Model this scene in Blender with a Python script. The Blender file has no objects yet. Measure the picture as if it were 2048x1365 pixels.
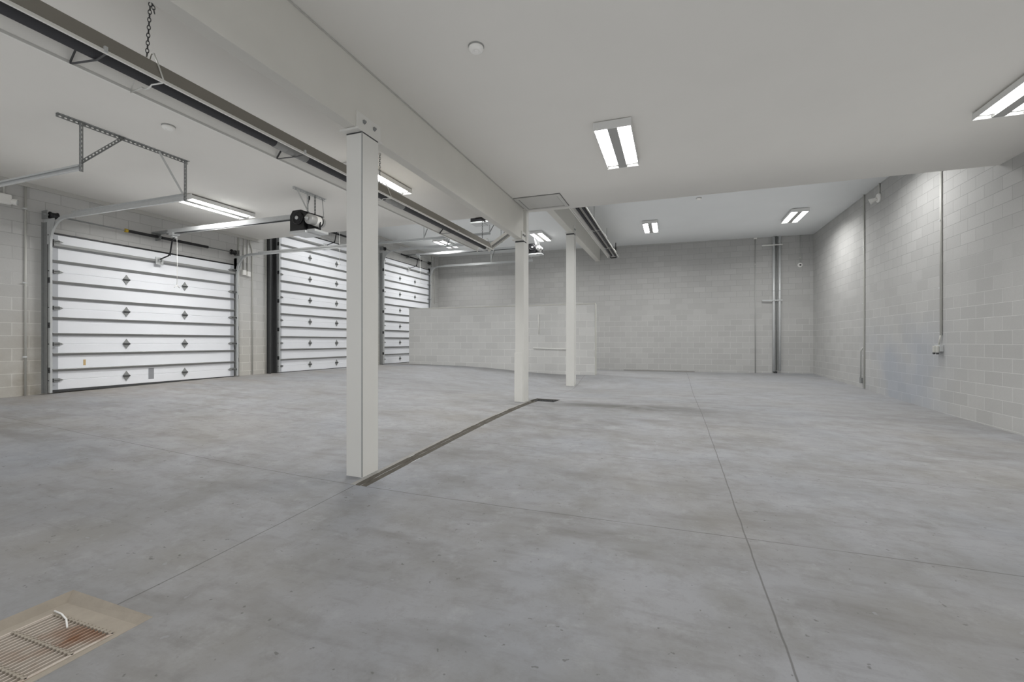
import bpy, bmesh, math, random
import numpy as np
from mathutils import Vector, Matrix
random.seed(4)
C = bpy.context.scene.collection
CZ = 1.25                       # camera height
XL, XR, YB, YS = -9.89, 4.49, 17.88, 8.60      # left wall, right wall, back wall, ceiling step
YN = -2.2                       # where the modelled part of the hall begins, behind the camera
ZN = CZ + 2.578                 # near (lower) ceiling
def ZF(x): return CZ + 3.713 - .0087 * (x + 3)  # far (upper) ceiling, falls slightly to the right

# ------------------------------------------------------------------ floor height
CTRL = [(-9.89, 3.9, .885), (-9.89, 8, .83), (-9.89, 11, .83), (-9.89, 14, .83), (-9.89, 17.9, .86), (-9.89, 0, .95),
        (-6.5, 4, 1.06), (-6.5, 8, 1.0), (-2.8, 3.5, 1.255), (-2.8, 8.24, 1.165), (-2.8, 12.9, 1.33), (-2.65, 1.2, 1.34),
        (-2.8, 17.9, 1.12), (-9, 14.3, .82), (-6, 14.3, .90), (-2.4, 14.3, 1.04), (.5, 1.7, 1.31), (.5, 8, 1.2),
        (.5, 17.9, 1.13), (4.49, 17.9, 1.10), (4.49, 8.1, 1.29), (4.49, 10.8, 1.25), (4.49, 13.2, 1.19), (4.49, 2, 1.33),
        (0, -2, 1.33), (4.49, -2, 1.33), (-6, -2, 1.2), (-9.89, -2, 1.0)]
_P = np.array([(a, b) for a, b, _ in CTRL]); _h = np.array([c for *_, c in CTRL])
def _k(a, b):
    d2 = ((a[:, None, :] - b[None, :, :]) ** 2).sum(-1); return np.sqrt(d2 + 1.5)
_n = len(_P); _A = np.zeros((_n + 3, _n + 3)); _A[:_n, :_n] = _k(_P, _P) - np.eye(_n) * .12
_T = np.c_[np.ones(_n), _P]; _A[:_n, _n:] = _T; _A[_n:, :_n] = _T.T
_W = np.linalg.solve(_A, np.r_[_h, 0, 0, 0])
def fz(x, y):
    q = np.array([[x, y]], float)
    return CZ - float((_k(q, _P) @ _W[:_n])[0] + _W[_n] + _W[_n + 1] * x + _W[_n + 2] * y)

# ------------------------------------------------------------------ materials
def srgb(r, g, b):
    f = lambda c: (c / 255 / 12.92) if c <= 10 else ((c / 255 + .055) / 1.055) ** 2.4
    return (f(r), f(g), f(b), 1)
class NT:
    def __init__(s, name):
        s.m = bpy.data.materials.new(name); s.m.use_nodes = True
        s.t = s.m.node_tree; s.b = s.t.nodes['Principled BSDF']
    def n(s, ty, **kw):
        nd = s.t.nodes.new(ty)
        for k, v in kw.items(): setattr(nd, k, v)
        return nd
    def l(s, a, b): s.t.links.new(a, b)
    def set(s, nd, i, v):
        if hasattr(v, 'is_output') or isinstance(v, bpy.types.NodeSocket): s.l(v, nd.inputs[i])
        else: nd.inputs[i].default_value = v
    def math(s, op, a, b=0.0, clamp=False):
        nd = s.n('ShaderNodeMath', operation=op, use_clamp=clamp); s.set(nd, 0, a); s.set(nd, 1, b); return nd.outputs[0]
    def mix(s, f, a, b, mode='MIX'):
        nd = s.n('ShaderNodeMix', data_type='RGBA', blend_type=mode); nd.clamp_factor = True
        s.set(nd, 0, f); s.set(nd, 6, a); s.set(nd, 7, b); return nd.outputs[2]
    def noise(s, vec, scale, detail=4, rough=.55):
        nd = s.n('ShaderNodeTexNoise'); s.l(vec, nd.inputs['Vector'])
        nd.inputs['Scale'].default_value = scale; nd.inputs['Detail'].default_value = detail; nd.inputs['Roughness'].default_value = rough
        return nd.outputs['Fac']
    def ramp(s, f, lo, hi):
        nd = s.n('ShaderNodeMapRange', clamp=True); s.l(f, nd.inputs[0]); nd.inputs[1].default_value = lo; nd.inputs[2].default_value = hi
        return nd.outputs[0]
    def obj(s):
        g = s.n('ShaderNodeNewGeometry'); return g.outputs['Position']
    def bump(s, h, st, dist=.01):
        nd = s.n('ShaderNodeBump'); s.l(h, nd.inputs['Height']); nd.inputs['Strength'].default_value = st; nd.inputs['Distance'].default_value = dist
        s.l(nd.outputs[0], s.b.inputs['Normal'])
def plain(name, col, rough=.5, metal=0., var=.06, scale=6., bump=0.):
    N = NT(name); p = N.obj(); f = N.noise(p, scale)
    d = tuple(c * (1 - var) for c in col[:3]) + (1,); u = tuple(min(1, c * (1 + var)) for c in col[:3]) + (1,)
    N.l(N.mix(f, d, u), N.b.inputs['Base Color']); N.b.inputs['Roughness'].default_value = rough; N.b.inputs['Metallic'].default_value = metal
    if bump: N.bump(N.noise(p, 90), bump, .004)
    return N.m
def block(name, axis, zoff, uoff, pitch=.2032, tint=1., kind=''):
    N = NT(name); p = N.obj(); sp = N.n('ShaderNodeSeparateXYZ'); N.l(p, sp.inputs[0])
    X, Y, Z = sp.outputs
    u = Y if axis == 'Y' else X
    cb = N.n('ShaderNodeCombineXYZ'); N.l(N.math('ADD', u, 60.96 + uoff), cb.inputs[0]); N.l(N.math('ADD', Z, 20 * pitch - zoff), cb.inputs[1])
    bt = N.n('ShaderNodeTexBrick'); N.l(cb.outputs[0], bt.inputs['Vector'])
    g = lambda v: (v * tint, v * tint * .995, v * tint * .97, 1)
    bt.inputs['Color1'].default_value = g(.49); bt.inputs['Color2'].default_value = g(.55); bt.inputs['Mortar'].default_value = g(.66)
    bt.inputs['Scale'].default_value = 1; bt.inputs['Mortar Size'].default_value = .006; bt.inputs['Mortar Smooth'].default_value = .35
    bt.inputs['Brick Width'].default_value = .4064 * pitch / .2032; bt.inputs['Row Height'].default_value = pitch; bt.inputs['Bias'].default_value = -.1
    bt.offset = .5; bt.offset_frequency = 2
    c = bt.outputs['Color']
    # upper courses are pointed with a darker mortar
    up = N.ramp(N.math('ADD', Z, N.math('MULTIPLY', N.noise(p, .6), .8)), 2.3, 3.3)
    c = N.mix(N.math('MULTIPLY', N.math('MULTIPLY', up, bt.outputs['Fac']), .85), c, g(.33))
    c = N.mix(N.math('MULTIPLY', N.ramp(N.noise(p, 1.1, 5), .35, .7), .25), c, g(.42))
    c = N.mix(N.math('MULTIPLY', N.ramp(N.noise(p, 40, 3), .45, .8), .18), c, g(.40))
    if kind == 'left':   # rusty water marks beside the first overhead door
        m = N.math('MULTIPLY', N.ramp(N.math('ABSOLUTE', N.math('SUBTRACT', Y, 4.28)), .55, .05), N.ramp(Z, 1.9, .6))
        m = N.math('MULTIPLY', m, N.ramp(N.noise(p, 3.5, 4), .3, .65))
        c = N.mix(N.math('MULTIPLY', m, .7), c, srgb(110, 96, 74))
        c = N.mix(N.math('MULTIPLY', N.ramp(Z, 2.3, .9), .4), c, N.mix(bt.outputs['Fac'], srgb(196, 190, 176), srgb(232, 228, 216)))
    if kind == 'right':  # faint bluish wash on the lower wall
        m = N.math('MULTIPLY', N.ramp(N.math('ABSOLUTE', N.math('SUBTRACT', Y, 11.6)), 2.4, .6), N.ramp(Z, 1.9, 1.1))
        m = N.math('MULTIPLY', m, N.ramp(N.noise(p, .9, 2), .3, .6))
        c = N.mix(N.math('MULTIPLY', m, .4), c, srgb(150, 162, 182))
    N.l(c, N.b.inputs['Base Color']); N.b.inputs['Roughness'].default_value = .85
    h = N.math('ADD', N.math('MULTIPLY', bt.outputs['Fac'], -1.), N.math('MULTIPLY', N.noise(p, 60, 3), .35))
    N.bump(h, .35, .006)
    return N.m
def floor_mat():
    N = NT('floor_concrete'); p = N.obj(); sp = N.n('ShaderNodeSeparateXYZ'); N.l(p, sp.inputs[0]); X, Y, Z = sp.outputs
    st = N.n('ShaderNodeMapping'); N.l(p, st.inputs[0]); st.inputs['Scale'].default_value = (.45, 1.3, 1)
    big = N.noise(st.outputs[0], .55, 6, .6); mid = N.noise(p, 2.3, 6, .62); fine = N.noise(p, 55, 3)
    c = N.mix(N.ramp(big, .3, .7), FL[0], FL[1])
    c = N.mix(N.math('MULTIPLY', N.ramp(mid, .42, .66), .7), c, FL[2])
    c = N.mix(N.math('MULTIPLY', N.ramp(N.noise(st.outputs[0], 1.7, 6, .6), .53, .70), .7), c, FL[3])
    c = N.mix(N.math('MULTIPLY', N.ramp(fine, .55, .8), .2), c, FL[3])
    hue = N.noise(p, .42, 3)
    c = N.mix(N.math('MULTIPLY', N.ramp(hue, .52, .68), .3), c, srgb(150, 144, 133)); c = N.mix(N.math('MULTIPLY', N.ramp(hue, .48, .32), .35), c, srgb(136, 143, 154))
    grit = N.noise(p, 26, 2, .5); c = N.mix(N.math('MULTIPLY', N.ramp(grit, .71, .745), .6), c, srgb(82, 81, 78))
    c = N.mix(N.math('MULTIPLY', N.ramp(N.noise(p, 7, 5, .7), .5, .68), .35), c, FL[3]); c = N.mix(N.math('MULTIPLY', N.ramp(N.noise(p, 4.3, 5, .7), .56, .7), .3), c, srgb(170, 171, 173))
    streak = N.n('ShaderNodeMapping'); N.l(p, streak.inputs[0]); streak.inputs['Scale'].default_value = (1.2, 5, 1)
    c = N.mix(N.math('MULTIPLY', N.ramp(N.noise(streak.outputs[0], 2.2, 5, .65), .54, .72), .35), c, srgb(110, 109, 107))
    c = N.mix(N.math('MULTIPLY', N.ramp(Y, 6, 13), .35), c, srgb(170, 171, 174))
    sv = N.noise(p, 14, 2); c = N.mix(N.math('MULTIPLY', N.ramp(sv, .72, .76), .5), c, FL[1])
    # dark tyre/grease smear past the second drain grate
    a = lambda v, o, w: N.ramp(N.math('ABSOLUTE', N.math('SUBTRACT', v, o)), w, w * .25)
    sm = N.math('MULTIPLY', N.math('MULTIPLY', a(Y, 8.45, .7), a(X, -.9, 2.2)), N.ramp(N.noise(p, 1.8, 4), .25, .55))
    c = N.mix(N.math('MULTIPLY', sm, .8), c, srgb(84, 83, 78))
    sm = N.math('MULTIPLY', N.math('MULTIPLY', a(Y, 6.6, .7), a(X, -1.4, 1.3)), N.ramp(N.noise(p, 2.6, 4), .4, .65))
    c = N.mix(N.math('MULTIPLY', sm, .55), c, srgb(98, 97, 94))
    sm = N.math('MULTIPLY', a(X, XL, 2.2), N.ramp(N.noise(st.outputs[0], 1.2, 4), .4, .65))
    c = N.mix(N.math('MULTIPLY', sm, .35), c, srgb(150, 138, 120))
    # sawn control joints
    wob = N.math('MULTIPLY', N.math('SUBTRACT', N.noise(p, 3, 2), .5), .02)
    def line(v, o, w=.0042):
        return N.ramp(N.math('ABSOLUTE', N.math('SUBTRACT', N.math('ADD', v, wob), o)), w * 1.5, w * .6)
    j = line(X, .45)
    j = N.math('MAXIMUM', j, N.math('MULTIPLY', line(Y, 3.28), N.ramp(N.noise(p, .9, 2), .3, .45)))
    j = N.math('MAXIMUM', j, N.math('MULTIPLY', line(Y, 5.0), N.ramp(N.noise(p, .7, 2), .42, .55)))
    j = N.math('MAXIMUM', j, N.math('MULTIPLY', line(X, -2.64), N.math('MAXIMUM', N.math('LESS_THAN', Y, 3.35), N.math('GREATER_THAN', Y, 9.0))))
    j = N.math('MAXIMUM', j, N.math('MULTIPLY', line(Y, 12.8), N.math('LESS_THAN', X, -2.6)))
    c = N.mix(N.math('MULTIPLY', j, .7), c, srgb(84, 83, 80))
    N.l(c, N.b.inputs['Base Color']); N.l(N.math('ADD', N.math('MULTIPLY', mid, .25), .5), N.b.inputs['Roughness'])
    N.bump(N.math('SUBTRACT', N.math('MULTIPLY', fine, .25), j), .12, .004)
    return N.m
FL = [srgb(136, 136, 137), srgb(156, 157, 161), srgb(131, 130, 127), srgb(112, 110, 107)]
M = {}
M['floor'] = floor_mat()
M['left'] = block('block_wall_left', 'Y', .125, .2, .2032, 1.12, 'left')
M['right'] = block('block_wall_right', 'Y', -.010, 0, .2032, 1., 'right')
M['back'] = block('block_wall_back', 'X', 0, .1, .2032, 1.)
M['part'] = block('block_partition', 'X', .05, 0, .2335, 1.42)
M['ceil'] = plain('ceiling_paint', srgb(232, 230, 225), .8, 0, .03, 1.2)
M['ceil2'] = plain('upper_ceiling_paint', srgb(230, 232, 232), .8, 0, .03, 1.2)
M['beam'] = plain('beam_paint', srgb(224, 222, 215), .55, 0, .04, 2.5, .08)
M['col'] = plain('column_paint', srgb(229, 228, 223), .5, 0, .03, 3)
M['door'] = plain('door_steel_white', srgb(244, 246, 250), .45, 0, .02, 2)
M['stile'] = plain('door_end_stile_grey', srgb(190, 193, 198), .5, 0, .03, 3)
M['galv'] = plain('galvanised_steel', srgb(204, 206, 206), .42, .25, .08, 25)
M['galv_d'] = plain('weathered_galvanised_steel', srgb(150, 152, 151), .5, .25, .14, 18)
M['strut'] = plain('door_strut_steel', srgb(150, 151, 150), .5, .2, .06, 10)
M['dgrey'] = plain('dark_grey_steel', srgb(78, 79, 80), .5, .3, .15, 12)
M['black'] = plain('black_enamel', srgb(28, 28, 30), .4, .1, .2, 12)
M['tube'] = plain('heater_tube_black', srgb(58, 58, 61), .6, .2, .08, 8)
M['coup'] = plain('tube_coupling_grey', srgb(150, 150, 148), .45, .5, .08, 15)
M['hood'] = plain('reflector_aluminium', srgb(250, 248, 242), .35, .1, .02, 2)
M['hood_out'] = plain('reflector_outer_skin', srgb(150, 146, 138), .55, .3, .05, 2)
M['lip'] = plain('reflector_bright_lip', srgb(236, 235, 230), .4, .1, .02, 4)
M['wire'] = plain('bright_wire', srgb(226, 226, 222), .3, .6, .03, 10)
M['white'] = plain('white_plastic', srgb(248, 247, 243), .45, 0, .02, 8)
M['offw'] = plain('hatch_paint', srgb(208, 207, 203), .7, 0, .02, 3)
M['trim'] = plain('ceiling_trim_paint', srgb(196, 195, 190), .6, 0, .03, 3)
M['fix'] = plain('fixture_white_enamel', srgb(226, 226, 224), .4, 0, .02, 5)
M['fixg'] = plain('fixture_grey_reflector', srgb(170, 170, 168), .5, .2, .02, 5)
M['emt'] = plain('conduit_steel', srgb(196, 197, 194), .4, .3, .06, 14)
M['emtp'] = plain('painted_conduit', srgb(204, 204, 198), .42, .12, .04, 14)
M['slot'] = plain('slot_grime', srgb(92, 88, 81), .9, 0, .3, 20)
M['conc'] = plain('drain_edge_concrete', srgb(152, 150, 146), .9, 0, .12, 9, .2)
M['tan'] = plain('grate_surround_concrete', srgb(166, 157, 144), .9, 0, .2, 11, .25)
M['cap'] = plain('wall_cap_mortar', srgb(206, 205, 198), .8, 0, .05, 4)
M['yellow'] = plain('yellow_paint_mark', srgb(190, 160, 50), .6, 0, .2, 30)
M['silver'] = plain('motor_silver', srgb(190, 190, 188), .35, .6, .05, 10)
M['pipe'] = plain('galvanised_pipe', srgb(216, 218, 218), .35, .2, .06, 9)
def rust():
    N = NT('rusty_grate_bars'); p = N.obj()
    c = N.mix(N.ramp(N.noise(p, 3.2, 3), .5, .66), srgb(206, 196, 185), srgb(160, 120, 94)); c = N.mix(N.math('MULTIPLY', N.noise(p, 45), .25), c, srgb(130, 112, 98))
    N.l(c, N.b.inputs['Base Color']); N.b.inputs['Roughness'].default_value = .85; return N.m
def silt():
    N = NT('drain_silt'); p = N.obj()
    c = N.mix(N.ramp(N.noise(p, 3.6, 3), .4, .62), srgb(124, 124, 123), srgb(150, 141, 124)); c = N.mix(N.math('MULTIPLY', N.ramp(N.noise(p, 130, 3), .45, .75), .6), c, srgb(66, 62, 58))
    N.l(c, N.b.inputs['Base Color']); N.b.inputs['Roughness'].default_value = .95; N.bump(N.noise(p, 120), .6, .01); return N.m
M['rust'] = rust(); M['silt'] = silt()
def emis(name, s):
    N = NT(name); N.b.inputs['Base Color'].default_value = (.9, .9, .9, 1); N.b.inputs['Emission Color'].default_value = (1, .995, .98, 1); N.b.inputs['Emission Strength'].default_value = s; return N.m
M['lens'] = emis('lit_lens', 14.)

# ------------------------------------------------------------------ mesh helpers
class MB:
    def __init__(s): s.b = bmesh.new()
    def box(s, x0, x1, y0, y1, z0, z1, bev=0.):
        if x0 > x1: x0, x1 = x1, x0
        if y0 > y1: y0, y1 = y1, y0
        if z0 > z1: z0, z1 = z1, z0
        v = [s.b.verts.new(p) for p in [(x0, y0, z0), (x1, y0, z0), (x1, y1, z0), (x0, y1, z0), (x0, y0, z1), (x1, y0, z1), (x1, y1, z1), (x0, y1, z1)]]
        f = [s.b.faces.new([v[i] for i in q]) for q in [(3, 2, 1, 0), (4, 5, 6, 7), (0, 1, 5, 4), (1, 2, 6, 5), (2, 3, 7, 6), (3, 0, 4, 7)]]
        if bev: bmesh.ops.bevel(s.b, geom=list({e for g in f for e in g.edges}), offset=bev, segments=2, affect='EDGES', profile=.5)
        return s
    def beam(s, p0, p1, w, t, up=(0, 0, 1)):
        """flat bar from p0 to p1, w wide, t thick"""
        p0, p1 = Vector(p0), Vector(p1); d = (p1 - p0).normalized(); up = Vector(up)
        if abs(d.dot(up)) > .98: up = Vector((0, 1, 0))
        a = d.cross(up).normalized(); b = a.cross(d).normalized()
        r = []
        for p in (p0, p1): r.append([s.b.verts.new(p + a * i * w / 2 + b * j * t / 2) for i, j in ((-1, -1), (1, -1), (1, 1), (-1, 1))])
        for i in range(4): s.b.faces.new([r[0][i], r[0][(i + 1) % 4], r[1][(i + 1) % 4], r[1][i]])
        s.b.faces.new(r[0][::-1]); s.b.faces.new(r[1]); return s
    def angle(s, p0, p1, w, t, a, b):
        """L-shaped angle iron with perforations suggested by notched edges; a, b are the leg directions"""
        p0, p1, a, b = Vector(p0), Vector(p1), Vector(a), Vector(b)
        L = (p1 - p0).length; d = (p1 - p0).normalized(); n = max(2, int(L / .05))
        for leg, other in ((a, b), (b, a)):
            # two long edge strips and the bridges between the punched slots
            for o0, o1 in ((0, .3), (.7, 1.)):
                s._slab(p0, d * L, leg * w * (o1 - o0), other * t, leg * w * o0)
            for k in range(n):
                s._slab(p0 + d * (L * k / n), d * (L / n * .5), leg * w * .4, other * t, leg * w * .3)
        return s
    def _slab(s, o, u, v, w, off):
        o = o + off
        p = [o, o + u, o + u + v, o + v]; q = [x + w for x in p]
        V = [s.b.verts.new(x) for x in p + q]
        for f in [(0, 1, 2, 3), (7, 6, 5, 4), (0, 4, 5, 1), (1, 5, 6, 2), (2, 6, 7, 3), (3, 7, 4, 0)]: s.b.faces.new([V[i] for i in f])
    def tube(s, pts, r, seg=12, cap=True):
        pts = [Vector(p) for p in pts]; rings = []; prev = None
        for i, p in enumerate(pts):
            d = (pts[min(i + 1, len(pts) - 1)] - pts[max(i - 1, 0)]).normalized()
            if prev is None: a = d.orthogonal().normalized()
            else: a = (prev - d * prev.dot(d)).normalized()
            prev = a; b = d.cross(a); rr = r[i] if isinstance(r, (list, tuple)) else r
            rings.append([s.b.verts.new(p + (a * math.cos(2 * math.pi * k / seg) + b * math.sin(2 * math.pi * k / seg)) * rr) for k in range(seg)])
        for i in range(len(rings) - 1):
            for k in range(seg):
                f = s.b.faces.new([rings[i][k], rings[i][(k + 1) % seg], rings[i + 1][(k + 1) % seg], rings[i + 1][k]]); f.smooth = True
        if cap: s.b.faces.new(rings[0][::-1]); s.b.faces.new(rings[-1])
        return s
    def sweep(s, frames, prof):
        """closed profile [(a,b)] swept through frames [(origin, A, B)]"""
        rings = [[s.b.verts.new(Vector(o) + Vector(A) * a + Vector(B) * b) for a, b in prof] for o, A, B in frames]
        n = len(prof)
        for i in range(len(rings) - 1):
            for k in range(n): s.b.faces.new([rings[i][k], rings[i][(k + 1) % n], rings[i + 1][(k + 1) % n], rings[i + 1][k]])
        s.b.faces.new(rings[0][::-1]); s.b.faces.new(rings[-1]); return s
    def poly(s, pts, ex):
        """polygon pts extruded by vector ex"""
        ex = Vector(ex); A = [s.b.verts.new(p) for p in pts]; B = [s.b.verts.new(Vector(p) + ex) for p in pts]; n = len(pts)
        s.b.faces.new(A[::-1]); s.b.faces.new(B)
        for k in range(n): s.b.faces.new([A[k], A[(k + 1) % n], B[(k + 1) % n], B[k]])
        return s
    def lathe(s, o, axis, prof, seg=24):
        """profile [(radius, along)] turned about axis"""
        o, d = Vector(o), Vector(axis).normalized(); a = d.orthogonal().normalized(); b = d.cross(a); rings = []
        for r, h in prof:
            rings.append([s.b.verts.new(o + d * h + (a * math.cos(2 * math.pi * k / seg) + b * math.sin(2 * math.pi * k / seg)) * max(r, 1e-4)) for k in range(seg)])
        for i in range(len(rings) - 1):
            for k in range(seg):
                f = s.b.faces.new([rings[i][k], rings[i][(k + 1) % seg], rings[i + 1][(k + 1) % seg], rings[i + 1][k]]); f.smooth = True
        s.b.faces.new(rings[0][::-1]); s.b.faces.new(rings[-1]); return s
    def quad(s, pts): s.b.faces.new([s.b.verts.new(p) for p in pts]); return s
    def build(s, name, mat, parent=None, loc=None):
        off = Vector((0, 0, 0)); q = parent
        while q is not None: off += q.location; q = q.parent
        if loc is not None: off = off + Vector(loc) if parent else Vector(loc)
        bmesh.ops.recalc_face_normals(s.b, faces=s.b.faces[:])
        me = bpy.data.meshes.new(name); 
        for v in s.b.verts: v.co -= off
        s.b.to_mesh(me); s.b.free()
        for m in (mat if isinstance(mat, (list, tuple)) else [mat]): me.materials.append(m)
        o = bpy.data.objects.new(name, me); C.objects.link(o)
        if loc is not None: o.location = loc
        if parent: o.parent = parent
        return o
def tag(o, label, cat, group=None):
    o['label'] = label; o['category'] = cat
    if group: o['group'] = group
    return o
def thing(name, label, cat, loc=(0, 0, 0), group=None):
    o = bpy.data.objects.new(name, None); C.objects.link(o); o.location = loc; o.empty_display_size = .1
    return tag(o, label, cat, group)
def struct(o): o['kind'] = 'structure'; return o
def dup(root, loc, label):
    r = root.copy(); C.objects.link(r); r.location = loc; r['label'] = label
    for ch in list(root.children):
        c = ch.copy(); C.objects.link(c); c.parent = r
        for g in list(ch.children):
            d = g.copy(); C.objects.link(d); d.parent = c
    return r

# ------------------------------------------------------------------ the setting
GR = (-3.0, -2.37, .45, 1.47)      # near floor grate opening
GF = (-2.70, -2.20, 8.58, 9.12)    # far floor grate opening
TR = (-2.695, -2.525, 3.28, 8.58)   # slot drain between them
def floor():
    b = bmesh.new()
    xs = sorted(set(list(np.round(np.linspace(XL - .1, XR + .1, 66), 4)) + [GR[0], GR[1], GF[0], GF[1], TR[0], TR[1]]))
    ys = sorted(set(list(np.round(np.linspace(YN, YB + .1, 90), 4)) + [GR[2], GR[3], GF[2], GF[3], TR[2], TR[3]]))
    V = {(i, j): b.verts.new((x, y, fz(x, y))) for i, x in enumerate(xs) for j, y in enumerate(ys)}
    for i in range(len(xs) - 1):
        for j in range(len(ys) - 1):
            cx, cy = (xs[i] + xs[i + 1]) / 2, (ys[j] + ys[j + 1]) / 2
            if any(q[0] < cx < q[1] and q[2] < cy < q[3] for q in (GR, GF, TR)): continue
            f = b.faces.new([V[i, j], V[i + 1, j], V[i + 1, j + 1], V[i, j + 1]]); f.smooth = True
    for v in [v for v in b.verts if not v.link_faces]: b.verts.remove(v)
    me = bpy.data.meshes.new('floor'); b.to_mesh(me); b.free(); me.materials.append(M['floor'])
    o = bpy.data.objects.new('floor', me); C.objects.link(o); struct(o)
floor()
T = .2
struct(MB().box(XL - T, XL, YN, YB + T, -.4, 5.3).build('wall_left', M['left']))
struct(MB().box(XR, XR + T, YN, YB + T, -.4, 5.3).build('wall_right', M['right']))
struct(MB().box(XL, XR, YB, YB + T, -.4, 5.3).build('wall_back', M['back']))
m = MB(); m.box(XL, XR, YN, YS, ZN, ZN + .25)
struct(m.build('ceiling', M['ceil']))
m = MB(); m.poly([(XL, YS, ZN + .25), (XR, YS, ZN + .25), (XR, YS, ZF(XR) + .2), (XL, YS, ZF(XL) + .2)], (0, -.15, 0))
struct(m.build('wall_above_step', M['ceil2']))
m = MB(); m.poly([(XL, YS, ZF(XL)), (XR, YS, ZF(XR)), (XR, YS, ZF(XR) + .2), (XL, YS, ZF(XL) + .2)], (0, YB - YS, 0))
struct(m.build('ceiling_upper', M['ceil2']))
struct(MB().box(XL, XL + .035, YN, YS, ZN - .07, ZN).build('trim_1', M['trim']))
m = MB(); m.poly([(XL, YS, ZF(XL) - .07), (XL + .035, YS, ZF(XL) - .07), (XL + .035, YS, ZF(XL)), (XL, YS, ZF(XL))], (0, YB - YS, 0))
struct(m.build('trim_2', M['trim']))
# low block partition in front of the third overhead door
PY, PX0, PX1 = 14.3, -9.12, -2.33
PT = 2.46
o = struct(MB().box(PX0, PX1, PY, PY + .2, -.1, PT - .03).build('wall_partition', M['part']))
MB().box(PX0 - .01, PX1 + .012, PY - .012, PY + .212, PT - .03, PT, .006).build('wall_cap', M['cap'], o)
MB().box(PX1, PX1 + .02, PY - .005, PY + .205, -.1, PT - .03).build('end_trim', M['cap'], o)
struct(MB().box(-1.8, .75, YB - .03, YB, fz(-.5, YB) - .05, fz(-.5, YB) + .035).build('baseboard_back', M['conc']))

# ------------------------------------------------------------------ beams and columns
XB0, XB1, ZB1, ZB2 = -2.85, -2.73, CZ + 1.965, CZ + 3.16
t = thing('roof_beam', 'long pale painted beam under the lower ceiling, on the two nearer columns', 'beam', (-2.79, 3, ZB1))
MB().box(XB0, XB1, YN, 8.29, ZB1, ZN, .004).build('beam_body', M['beam'], t)
MB().box(XB0 - .01, XB1 + .012, YN, 8.29, ZN - .012, ZN - .002).build('caulk_joint', M['trim'], t)
t = thing('roof_beam', 'pale beam under the higher ceiling running into the back wall', 'beam', (-2.79, 13, ZB2))
MB().box(XB0 - .04, XB1 + .02, YS, YB, ZB2, ZF(-2.8), .004).build('beam_body', M['beam'], t)
def bolt(x, y, z, parent):
    MB().lathe((x, y, z), (1, 0, 0), [(.021, 0), (.021, .008), (.012, .009), (.012, .022), (.006, .026)], 6).build('bolt', M['galv_d'], parent)
def saddle(t, y0, y1, zb, w0, w1):
    s = MB(); s.box(w0, w1, y0, y1, zb - .022, zb - .002, .002)
    o = s.build('bearing_plate', M['col'], t)
    s = MB(); s.box(XB1 + .0, XB1 + .012, y0 + .01, y1, zb - .01, zb + .15, .002)
    p = s.build('side_plate', M['col'], t)
    for k in (.3, .72): bolt(XB1 + .012, y0 + (y1 - y0) * k, zb + .085, p)
# column 1
t = thing('support_column', 'nearest and largest square grey support column, at the start of the slot drain', 'column', (-2.79, 3.57, fz(-2.79, 3.57)))
MB().box(-2.88, -2.70, 3.45, 3.69, fz(-2.8, 3.5) - .03, ZB1 - .034, .004).build('post', M['col'], t)
MB().box(-2.879, -2.701, 3.4515, 3.6885, ZB1 - .034, ZB1 - .022).build('shadow_strip', M['dgrey'], t)  # dark strip painting in the shadow line under the saddle
MB().box(-2.708, -2.6985, 3.4485, 3.4525, fz(-2.8, 3.5), ZB1 - .022).build('seam', M['galv_d'], t)
saddle(t, 3.39, 3.75, ZB1, -2.91, -2.70)
# column 2
t = thing('support_column', 'middle support column under the ceiling step beside the small floor grate', 'column', (-2.79, 8.38, fz(-2.79, 8.4)))
MB().box(-2.878, -2.702, 8.243, 8.40, ZB1 - .05, ZB1 - .022).build('shadow_strip', M['dgrey'], t)  # dark band, shade painted in below the bearing plate
MB().box(-2.88, -2.70, 8.24, 8.40, fz(-2.8, 8.3) - .03, ZB1 - .05, .004).build('post', M['col'], t)
MB().box(-2.88, -2.70, 8.40, 8.53, fz(-2.8, 8.3) - .03, ZN, .004).build('upper_post', M['col'], t)
MB().box(-2.894, -2.72, 8.232, 8.24, fz(-2.8, 8.3), fz(-2.8, 8.3) + .95, .002).build('guard_plate', M['col'], t)
saddle(t, 8.16, 8.39, ZB1, -2.91, -2.70)
# column 3
t = thing('support_column', 'farthest support column, in front of the low block partition', 'column', (-2.81, 13.02, fz(-2.8, 13)))
MB().box(-2.932, -2.702, 12.894, 13.09, ZB2 - .06, ZB2 - .022).build('shadow_strip', M['dgrey'], t)  # painted-in shade line below the beam seat
MB().box(-2.935, -2.70, 12.89, 13.09, fz(-2.8, 13) - .03, ZB2 - .06, .004).build('post', M['col'], t)
MB().box(-2.735, -2.70, 13.09, 13.16, fz(-2.8, 13) - .03, ZF(-2.8), .003).build('upper_post', M['col'], t)
s = MB(); s.box(-2.95, -2.66, 12.83, 13.1, ZB2 - .022, ZB2 - .002, .002); s.build('bearing_plate', M['col'], t)
s = MB(); s.box(-2.71, -2.698, 12.84, 13.1, ZB2 - .01, ZB2 + .2, .002); p = s.build('side_plate', M['col'], t)
for k in (.3, .72): bolt(-2.698, 12.84 + .26 * k, ZB2 + .1, p)

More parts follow.
